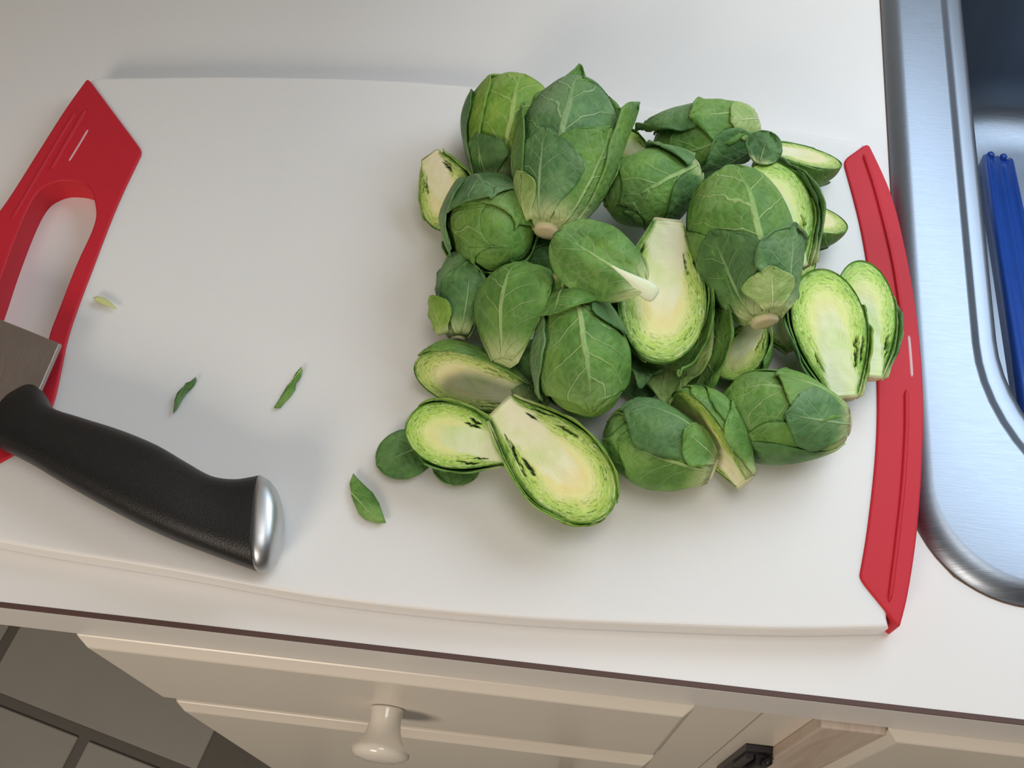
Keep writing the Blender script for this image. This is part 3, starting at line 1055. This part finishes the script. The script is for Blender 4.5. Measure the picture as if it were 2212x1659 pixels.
# --- left side of the heap
half('pale halved sprout with stem up at the far left edge of the heap', (928, 336), (985, 492), 0.026, 0.018, 140, (-0.55, -0.35, 0.75), 2, 2, 3, slits=1.8)
whole('yellow-green sprout with torn outer leaf behind the tall topmost sprout', (1080, 405), (1122, 172), 0.020, 0.030, 182, mat=2, seed=4, auto=(0, 0),
      leaves=[dict(phi0=94, hw=95, v1=1.0, off=0.0006, mat=2, ruffle=0.0005, rs=0.98), dict(phi0=270, hw=80, v1=0.98, off=0.0010, mat=2), dict(phi0=180, hw=60, v1=0.95, off=0.0014, mat=0),
              dict(phi0=22, hw=38, v1=1.0, off=0.0022, mat=2, edge=0.0020), dict(phi0=-18, hw=58, v1=0.90, off=0.0040, mat=1, edge=0.002), dict(phi0=50, hw=52, v1=0.30, off=0.0034, mat=1, edge=0.001)])
whole('large tall green sprout on top of the heap with a leaf flaring behind its tip', (1182, 494), (1256, 184), 0.042, 0.050, 204, mat=0, seed=7, auto=(2, 0),
      leaves=[dict(phi0=84, hw=92, v1=1.0, off=0.0010, mat=3, ruffle=0.0008), dict(phi0=138, hw=64, v1=0.60, off=0.0026, mat=0, edge=0.0010, ruffle=0.0008),
              dict(phi0=66, hw=54, v1=0.47, off=0.0034, mat=3, edge=0.0008, ruffle=0.0010), dict(phi0=6, hw=40, v1=0.78, off=0.0036, mat=0, edge=0.0030),
              dict(phi0=28, hw=34, v1=0.26, off=0.0044, mat=4, edge=0.0010),
              dict(phi0=196, hw=56, v1=1.02, off=0.0034, open_=0.95, flare=0.22, mat=0, ruffle=0.0012, nv=34),
              dict(phi0=238, hw=56, v1=1.14, off=0.0030, open_=0.85, flare=0.04, mat=0, ruffle=0.0014, nv=34),
              dict(phi0=284, hw=44, v1=1.30, off=0.0026, open_=0.70, flare=0.0, mat=0, ruffle=0.0018, nv=34)])
whole('round green sprout seen tip first with cupped outer leaf on the left side', (1030, 436), (1090, 534), 0.006, 0.044, 190, up=(-0.3, 0.6, 0.7), mat=0, seed=11, auto=(3, 0),
      leaves=[dict(phi0=90, hw=75, v1=0.84, off=0.0030, mat=3, edge=0.001), dict(phi0=180, hw=74, v1=0.78, off=0.0034, mat=3, edge=0.002), dict(phi0=268, hw=78, v1=0.88, off=0.0036, mat=0, edge=0.0028, ruffle=0.0006)])
whole('small dark leafy sprout below the cupped one, stem towards the viewer', (990, 730), (1004, 555), 0.018, 0.022, 104, mat=1, seed=14, auto=(2, 0),
      leaves=[dict(phi0=110, hw=60, v1=0.80, off=0.002, mat=1, ruffle=0.0016, edge=0.002), dict(phi0=36, hw=44, v1=0.40, off=0.0050, mat=2, edge=0.001), dict(phi0=70, hw=55, v1=1.02, off=0.001, open_=0.35, mat=3, ruffle=0.0022)])
half('half sprout standing on edge, smooth leaf towards the left, cut side in shadow', (1104, 795), (1168, 588), 0.026, 0.030, 225, (0.90, 0.15, -0.36), 0, 1, 17, st=False,
     leaves=[dict(phi0=270, hw=80, v1=0.98, off=0.0010, mat=0, ruffle=0.0005)])
whole('added filler sprout darkening the gap below the topmost sprout', (1150, 520), (1225, 610), 0.012, 0.014, 140, mat=1, seed=19, auto=(3, 1))  # extra sprout put in so the shaded gap reads dark
whole('added filler sprout darkening the hollow between the midrib sprout and lower left halves', (1130, 880), (1190, 740), 0.010, 0.012, 120, mat=1, seed=20, auto=(3, 1))  # another added filler, stands in for the shade in this hollow
# --- middle
whole('smooth green sprout with a clear midrib, stem end up, front middle of the heap', (1240, 632), (1274, 903), 0.042, 0.028, 194, mat=0, seed=21, auto=(2, 0),
      leaves=[dict(phi0=84, hw=92, v1=0.99, off=0.0012, mat=0, ruffle=0.0005), dict(phi0=170, hw=40, v1=0.84, off=0.0032, mat=3, edge=0.0028),
              dict(phi0=20, hw=48, v1=0.42, off=0.0028, mat=3, edge=0.001),
              dict(phi0=116, hw=80, v0=-0.14, v1=0.24, off=0.0050, mat=0, edge=0.0014, ruffle=0.0010, rs=1.02, base=0.8)])
half('large halved sprout with yellow heart facing up in the middle of the heap', (1444, 478), (1424, 782), 0.042, 0.036, 188, (0.05, -0.42, 0.9), 0, 0, 23, slits=1.4,
     leaves=[dict(phi0=332, hw=58, v1=1.06, off=0.0028, mat=0, open_=0.4, flare=0.12, ruffle=0.0010),
             dict(phi0=318, hw=64, v1=1.20, off=0.0070, mat=0, open_=0.75, flare=0.30, ruffle=0.0014, rs=1.1),
             dict(phi0=292, hw=46, v1=1.20, off=0.0060, mat=4, open_=0.6, flare=0.22, ruffle=0.0014, rs=1.06),
             dict(phi0=250, hw=50, v1=1.10, off=0.0050, mat=3, open_=0.5, flare=0.1)])
whole('veined green sprout with a dark wet leaf, right of the tall topmost one', (1496, 362), (1318, 450), 0.026, 0.030, 158, mat=0, seed=27, auto=(2, 0),
      leaves=[dict(phi0=85, hw=88, v1=0.98, off=0.0012, mat=0, ruffle=0.0006), dict(phi0=18, hw=64, v1=0.72, off=0.0028, mat=1, edge=0.001), dict(phi0=150, hw=60, v1=0.40, off=0.0034, mat=3, edge=0.003)])
whole('ruffled dark leafy sprout with a pale cut stem at the back of the heap', (1632, 272), (1412, 330), 0.022, 0.016, 138, mat=0, seed=31, auto=(2, 0),
      leaves=[dict(phi0=70, hw=66, v1=0.98, off=0.002, mat=0), dict(phi0=165, hw=62, v1=1.12, off=0.0020, open_=0.7, flare=0.15, mat=1, ruffle=0.0035, nv=34, nu=30),
              dict(phi0=30, hw=60, v1=0.66, off=0.0038, mat=3, edge=0.003, ruffle=0.0018), dict(phi0=118, hw=54, v1=0.66, off=0.0034, mat=0, edge=0.002, ruffle=0.0018), dict(phi0=100, hw=44, v1=0.30, off=0.0042, mat=4, edge=0.002)])
half('small halved sprout mostly hidden behind the tall topmost one', (1400, 340), (1318, 296), 0.014, 0.012, 74, (0.0, -0.3, 1), 2, 1, 33)
half('upper of two pointed cream halves at the far right of the heap', (1632, 312), (1818, 352), 0.022, 0.016, 136, (0.04, 0.52, 0.85), 0, 2, 37, slits=0.3,
     leaves=[dict(phi0=215, hw=40, v1=0.46, off=0.004, mat=3, edge=0.002)])
half('lower of two pointed cream halves at the far right of the heap', (1668, 446), (1831, 486), 0.022, 0.016, 136, (0.04, 0.46, 0.88), 0, 2, 39, slits=0.3)
half('lime halved sprout wrapped by a dark leaf, behind the large veined sprout', (1718, 572), (1656, 346), 0.030, 0.034, 148, (0.12, -0.30, 0.92), 2, 1, 41,
     leaves=[dict(phi0=205, hw=44, v1=0.99, off=0.0020, mat=1, edge=0.001), dict(phi0=188, hw=24, v1=0.97, off=0.0036, mat=1, edge=0.002, clip=False)])
whole('large veined green sprout, stem towards the viewer, right of the middle', (1650, 690), (1562, 372), 0.036, 0.044, 216, mat=0, seed=43, auto=(2, 0),
      leaves=[dict(phi0=100, hw=98, v1=0.99, off=0.0010, mat=0, ruffle=0.0005), dict(phi0=52, hw=54, v1=0.50, off=0.0024, mat=1, edge=0.0012),
              dict(phi0=140, hw=54, v1=0.46, off=0.0040, mat=3, edge=0.003, ruffle=0.0016), dict(phi0=5, hw=50, v1=0.66, off=0.0022, mat=0),
              dict(phi0=104, hw=40, v1=0.20, off=0.0062, mat=4, edge=0.001), dict(phi0=180, hw=34, v1=0.5, off=0.0026, mat=3)])
# --- right side
half('narrow halved sprout under the stem of the large veined sprout', (1642, 690), (1562, 818), 0.020, 0.014, 116, (-0.62, -0.40, 0.6), 0, 1, 47,
     leaves=[dict(phi0=320, hw=50, v1=0.85, off=0.002, mat=0)])
half('small halved sprout tip behind the leafy stem of the veined sprout', (1690, 630), (1742, 524), 0.012, 0.012, 84, (0.1, -0.2, 1), 2, 1, 49)
half('small pale half poking out below the large veined sprout', (1716, 752), (1640, 640), 0.012, 0.016, 84, (0.1, -0.3, 1), 0, 1, 51, slits=1.5)
half('right-hand halved sprout overlapping the red end of the board', (1882, 810), (1862, 562), 0.021, 0.022, 132, (0.06, -0.25, 1), 0, 1, 53, slits=1.6,
     leaves=[dict(phi0=200, hw=30, v1=0.70, off=0.0020, mat=1, edge=0.002)])
half('halved lime sprout with stem down in front of another half, beside the red end', (1824, 854), (1768, 580), 0.026, 0.028, 156, (-0.05, -0.30, 1), 0, 1, 55, slits=1.6,
     leaves=[dict(phi0=335, hw=30, v1=0.80, off=0.0024, mat=1, edge=0.002), dict(phi0=205, hw=30, v1=0.62, off=0.0020, mat=2)])
whole('green sprout lying sideways at lower right, stem pointing to the red end', (1826, 918), (1548, 882), 0.018, 0.018, 188, mat=0, seed=57, auto=(3, 0),
      leaves=[dict(phi0=96, hw=46, v1=0.54, off=0.0030, mat=3, edge=0.001), dict(phi0=150, hw=62, v1=0.62, off=0.0024, mat=0, edge=0.001),
              dict(phi0=30, hw=58, v1=0.90, off=0.0018, mat=0, edge=0.0016), dict(phi0=0, hw=60, v1=1.0, off=0.0028, mat=1, edge=0.001)])
half('half sprout leaning with a narrow yellow cut side, stem towards lower right', (1602, 1046), (1452, 850), 0.016, 0.022, 168, (-0.84, -0.50, 0.10), 0, 0, 59,
     leaves=[dict(phi0=270, hw=80, v1=0.98, off=0.0010, mat=0), dict(phi0=230, hw=60, v1=0.62, off=0.0022, mat=0)])
whole('grey-green sprout at bottom middle beside the leaning half', (1538, 1012), (1306, 925), 0.018, 0.018, 168, mat=0, seed=61, auto=(3, 0),
      leaves=[dict(phi0=84, hw=70, v1=0.84, off=0.0018, mat=0), dict(phi0=150, hw=66, v1=0.92, off=0.0026, mat=1, edge=0.001),
              dict(phi0=128, hw=42, v1=0.34, off=0.0036, mat=0, edge=0.002)])
# --- bottom left
half('halved sprout tilted on its side, furthest back of the three lower left halves', (1158, 868), (894, 790), 0.012, 0.018, 150, (-0.20, -0.80, 0.42), 0, 2, 63, slits=0.5,
     leaves=[dict(phi0=190, hw=40, v1=0.98, off=0.0012, mat=0)])
half('halved lime sprout at the far lower left with its stem pointing right', (1098, 976), (876, 914), 0.024, 0.022, 140, (-0.02, -0.35, 0.93), 0, 1, 65, slits=1.4,
     leaves=[dict(phi0=202, hw=34, v1=0.96, off=0.0012, mat=2)])
half('largest halved sprout with yellow heart, nearest the viewer', (1082, 880), (1314, 1112), 0.030, 0.022, 184, (0.02, -0.34, 0.94), 2, 0, 67, slits=1.5,
     leaves=[dict(phi0=345, hw=40, v1=0.98, off=0.0010, mat=2), dict(phi0=205, hw=46, v1=0.99, off=0.0016, mat=2)])

# --- loose leaves
M['pale_stalk'] = plain('pale_leaf_stalk', (0.78, 0.84, 0.56), 0.4, var=0.10, scale=120)


def loose(label, stem_px, tip_px, zs, zt, width, up, mat, seed, camber=0.25, bend=0.10, ruffle=0.0010, petiole=True):
    """a single broad leaf: rounded outline, cupped across and bent along its midrib, with a fleshy stalk"""
    e, L, R = place('sprout_leaf', stem_px, tip_px, zs, zt, width, up)
    tag(e, label, 'leaf')
    nu, nv = 34, 34
    sd_ = Vector((seed, seed * 0.3, 0))
    V, F_, UV = [], [], []
    for j in range(nv + 1):
        v = j / nv
        w = sqrt(max(0.0, 1 - ((v - 0.56) / 0.56) ** 2)) if v < 0.56 else sqrt(max(0.0, 1 - ((v - 0.56) / 0.4401) ** 2))
        w = max(w, 0.16 * (1 - v))
        for i in range(nu + 1):
            u = -1 + 2 * i / nu
            n1 = noise.noise(Vector((u * 1.8, v * 2.6, 0)) + sd_)
            n2 = noise.noise(Vector((u * 5.0, v * 5.0, 3)) + sd_)
            k = 1 + 0.06 * noise.noise(Vector((v * 5, 3 if u > 0 else -3, 0)) + sd_)
            y = R * w * u * k
            x = L * v
            z = -camber * R * (u * w) ** 2 - bend * L * (2 * v - 1) ** 2 + ruffle * (n1 * 1.6 + n2 * (0.2 + abs(u) ** 3))
            V.append((x, y, z)); UV.append((0.5 + 0.5 * u, v))
    W = nu + 1
    for j in range(nv):
        for i in range(nu): F_.append((j * W + i, j * W + i + 1, (j + 1) * W + i + 1, (j + 1) * W + i))
    o = mesh_obj('blade', V, F_, LEAF[mat], e, True)
    ul = o.data.uv_layers.new(name='UVMap')
    idx = [0] * len(o.data.loops); o.data.loops.foreach_get('vertex_index', idx)
    flat = []
    for k in idx: flat += UV[k]
    ul.data.foreach_set('uv', flat)
    m = o.modifiers.new('thickness', 'SOLIDIFY'); m.thickness = 0.0008; m.offset = 0
    if petiole:
        V, F_ = [], []
        n = 16
        for k, (x_, w_, t_) in enumerate(((-0.125, 0.12, 0.03), (-0.11, 0.20, 0.06), (-0.07, 0.25, 0.08), (0.0, 0.24, 0.08), (0.12, 0.15, 0.06), (0.28, 0.06, 0.03), (0.48, 0.01, 0.004))):
            zc = -bend * L * (2 * x_ - 1) ** 2 + 0.0004
            for i in range(n):
                a = 2 * pi * i / n
                V.append((L * x_, R * w_ * cos(a), zc + R * t_ * sin(a)))
        for j in range(6):
            for i in range(n):
                q = (i + 1) % n
                F_.append((j * n + i, j * n + q, (j + 1) * n + q, (j + 1) * n + i))
        F_ += [tuple(range(n)), tuple(6 * n + i for i in range(n))]
        o = mesh_obj('stalk', V, F_, M['pale_stalk'], e, True); fix_normals(o)
        o['label'] = 'thick pale stalk'
    return e


loose('loose pale-veined leaf with thick white stalk resting on top of the heap', (1392, 618), (1196, 500), 0.062, 0.064, 168, (0.05, -0.35, 0.9), 0, 71, camber=0.35, bend=0.08, ruffle=0.0016)
loose('small round dark leaf beside the pale stem at the back right', (1640, 352), (1662, 284), 0.036, 0.040, 82, (0.1, -0.3, 0.9), 1, 79, camber=0.2, bend=0.05, petiole=False, ruffle=0.0008)
loose('dark leaf lying on the board at the lower left of the heap', (944, 950), (814, 1004), 0.006, 0.005, 112, (0, 0, 1), 1, 73, camber=0.12, bend=0.02, petiole=False, ruffle=0.0006)
loose('dark leaf tucked under the far lower left halved sprout', (990, 950), (982, 1048), 0.006, 0.005, 104, (0, 0, 1), 1, 75, camber=0.12, bend=0.02, petiole=False, ruffle=0.0006)
loose('blue-green leaf peeping out below the yellow-hearted middle half', (1380, 770), (1390, 860), 0.012, 0.008, 96, (0, -0.2, 1), 3, 77, petiole=False)


def scrap(label, outline, mat, seed):
    """a sliver of leaf lying on the board"""
    P = [at(x, y, ZB + 0.0008) for x, y in outline]
    c = sum(P, Vector()) / len(P)
    P = [p - c for p in P]
    bm = bmesh.new()
    vv = [bm.verts.new(p) for p in P]
    f = bm.faces.new(vv)
    bmesh.ops.triangulate(bm, faces=[f])
    bmesh.ops.subdivide_edges(bm, edges=bm.edges[:], cuts=2, use_grid_fill=True)
    for v in bm.verts:
        v.co.z = 0.0004 + 0.0010 * (0.5 + 0.5 * noise.noise(v.co * 120 + Vector((seed, 0, 0))))
    bmesh.ops.recalc_face_normals(bm, faces=bm.faces[:])
    uvl = bm.loops.layers.uv.new('UVMap')
    ax_ = max(P, key=lambda p: p.length).normalized()
    ln = max(p.length for p in P)
    for fc in bm.faces:
        for lp_ in fc.loops:
            d = lp_.vert.co.xy
            lp_[uvl].uv = (0.5 + (d.x * -ax_.y + d.y * ax_.x) / (ln * 1.2) + 0.12, 0.5 + 0.4 * (d.x * ax_.x + d.y * ax_.y) / ln)
    o = bm_obj('leaf_scrap', bm, LEAF[mat] if isinstance(mat, int) else mat, None, True)
    o.location = c - Vector((0, 0, 0.0004))
    m = o.modifiers.new('thickness', 'SOLIDIFY'); m.thickness = 0.0006; m.offset = 1
    tag(o, label, 'leaf scrap', 'leaf scraps on the board')
    return o


M['pale_scrap'] = plain('pale_yellow_scrap', (0.62, 0.66, 0.28), 0.5, var=0.1)
scrap('dark curved sliver of leaf nearest the knife handle', [(376, 894), (379, 866), (384, 852), (398, 836), (402, 829), (412, 826), (424, 816), (425, 824), (418, 836), (404, 850), (392, 868), (384, 884)], 1, 1)
scrap('straight green sliver of leaf between the knife and the heap', [(592, 881), (600, 868), (612, 848), (620, 834), (632, 822), (640, 806), (651, 793), (654, 800), (650, 816), (640, 828), (638, 842), (626, 858), (616, 868), (606, 881)], 0, 2)
scrap('largest leaf scrap, veined, left of the front halved sprout', [(764, 1024), (772, 1034), (788, 1050), (806, 1066), (820, 1090), (834, 1130), (816, 1132), (790, 1124), (776, 1112), (768, 1094), (760, 1074), (756, 1046)], 0, 3)
scrap('tiny pale yellow scrap near the red handle', [(203, 646), (212, 642), (228, 646), (242, 656), (254, 668), (240, 664), (224, 660), (210, 654)], M['pale_scrap'], 4)
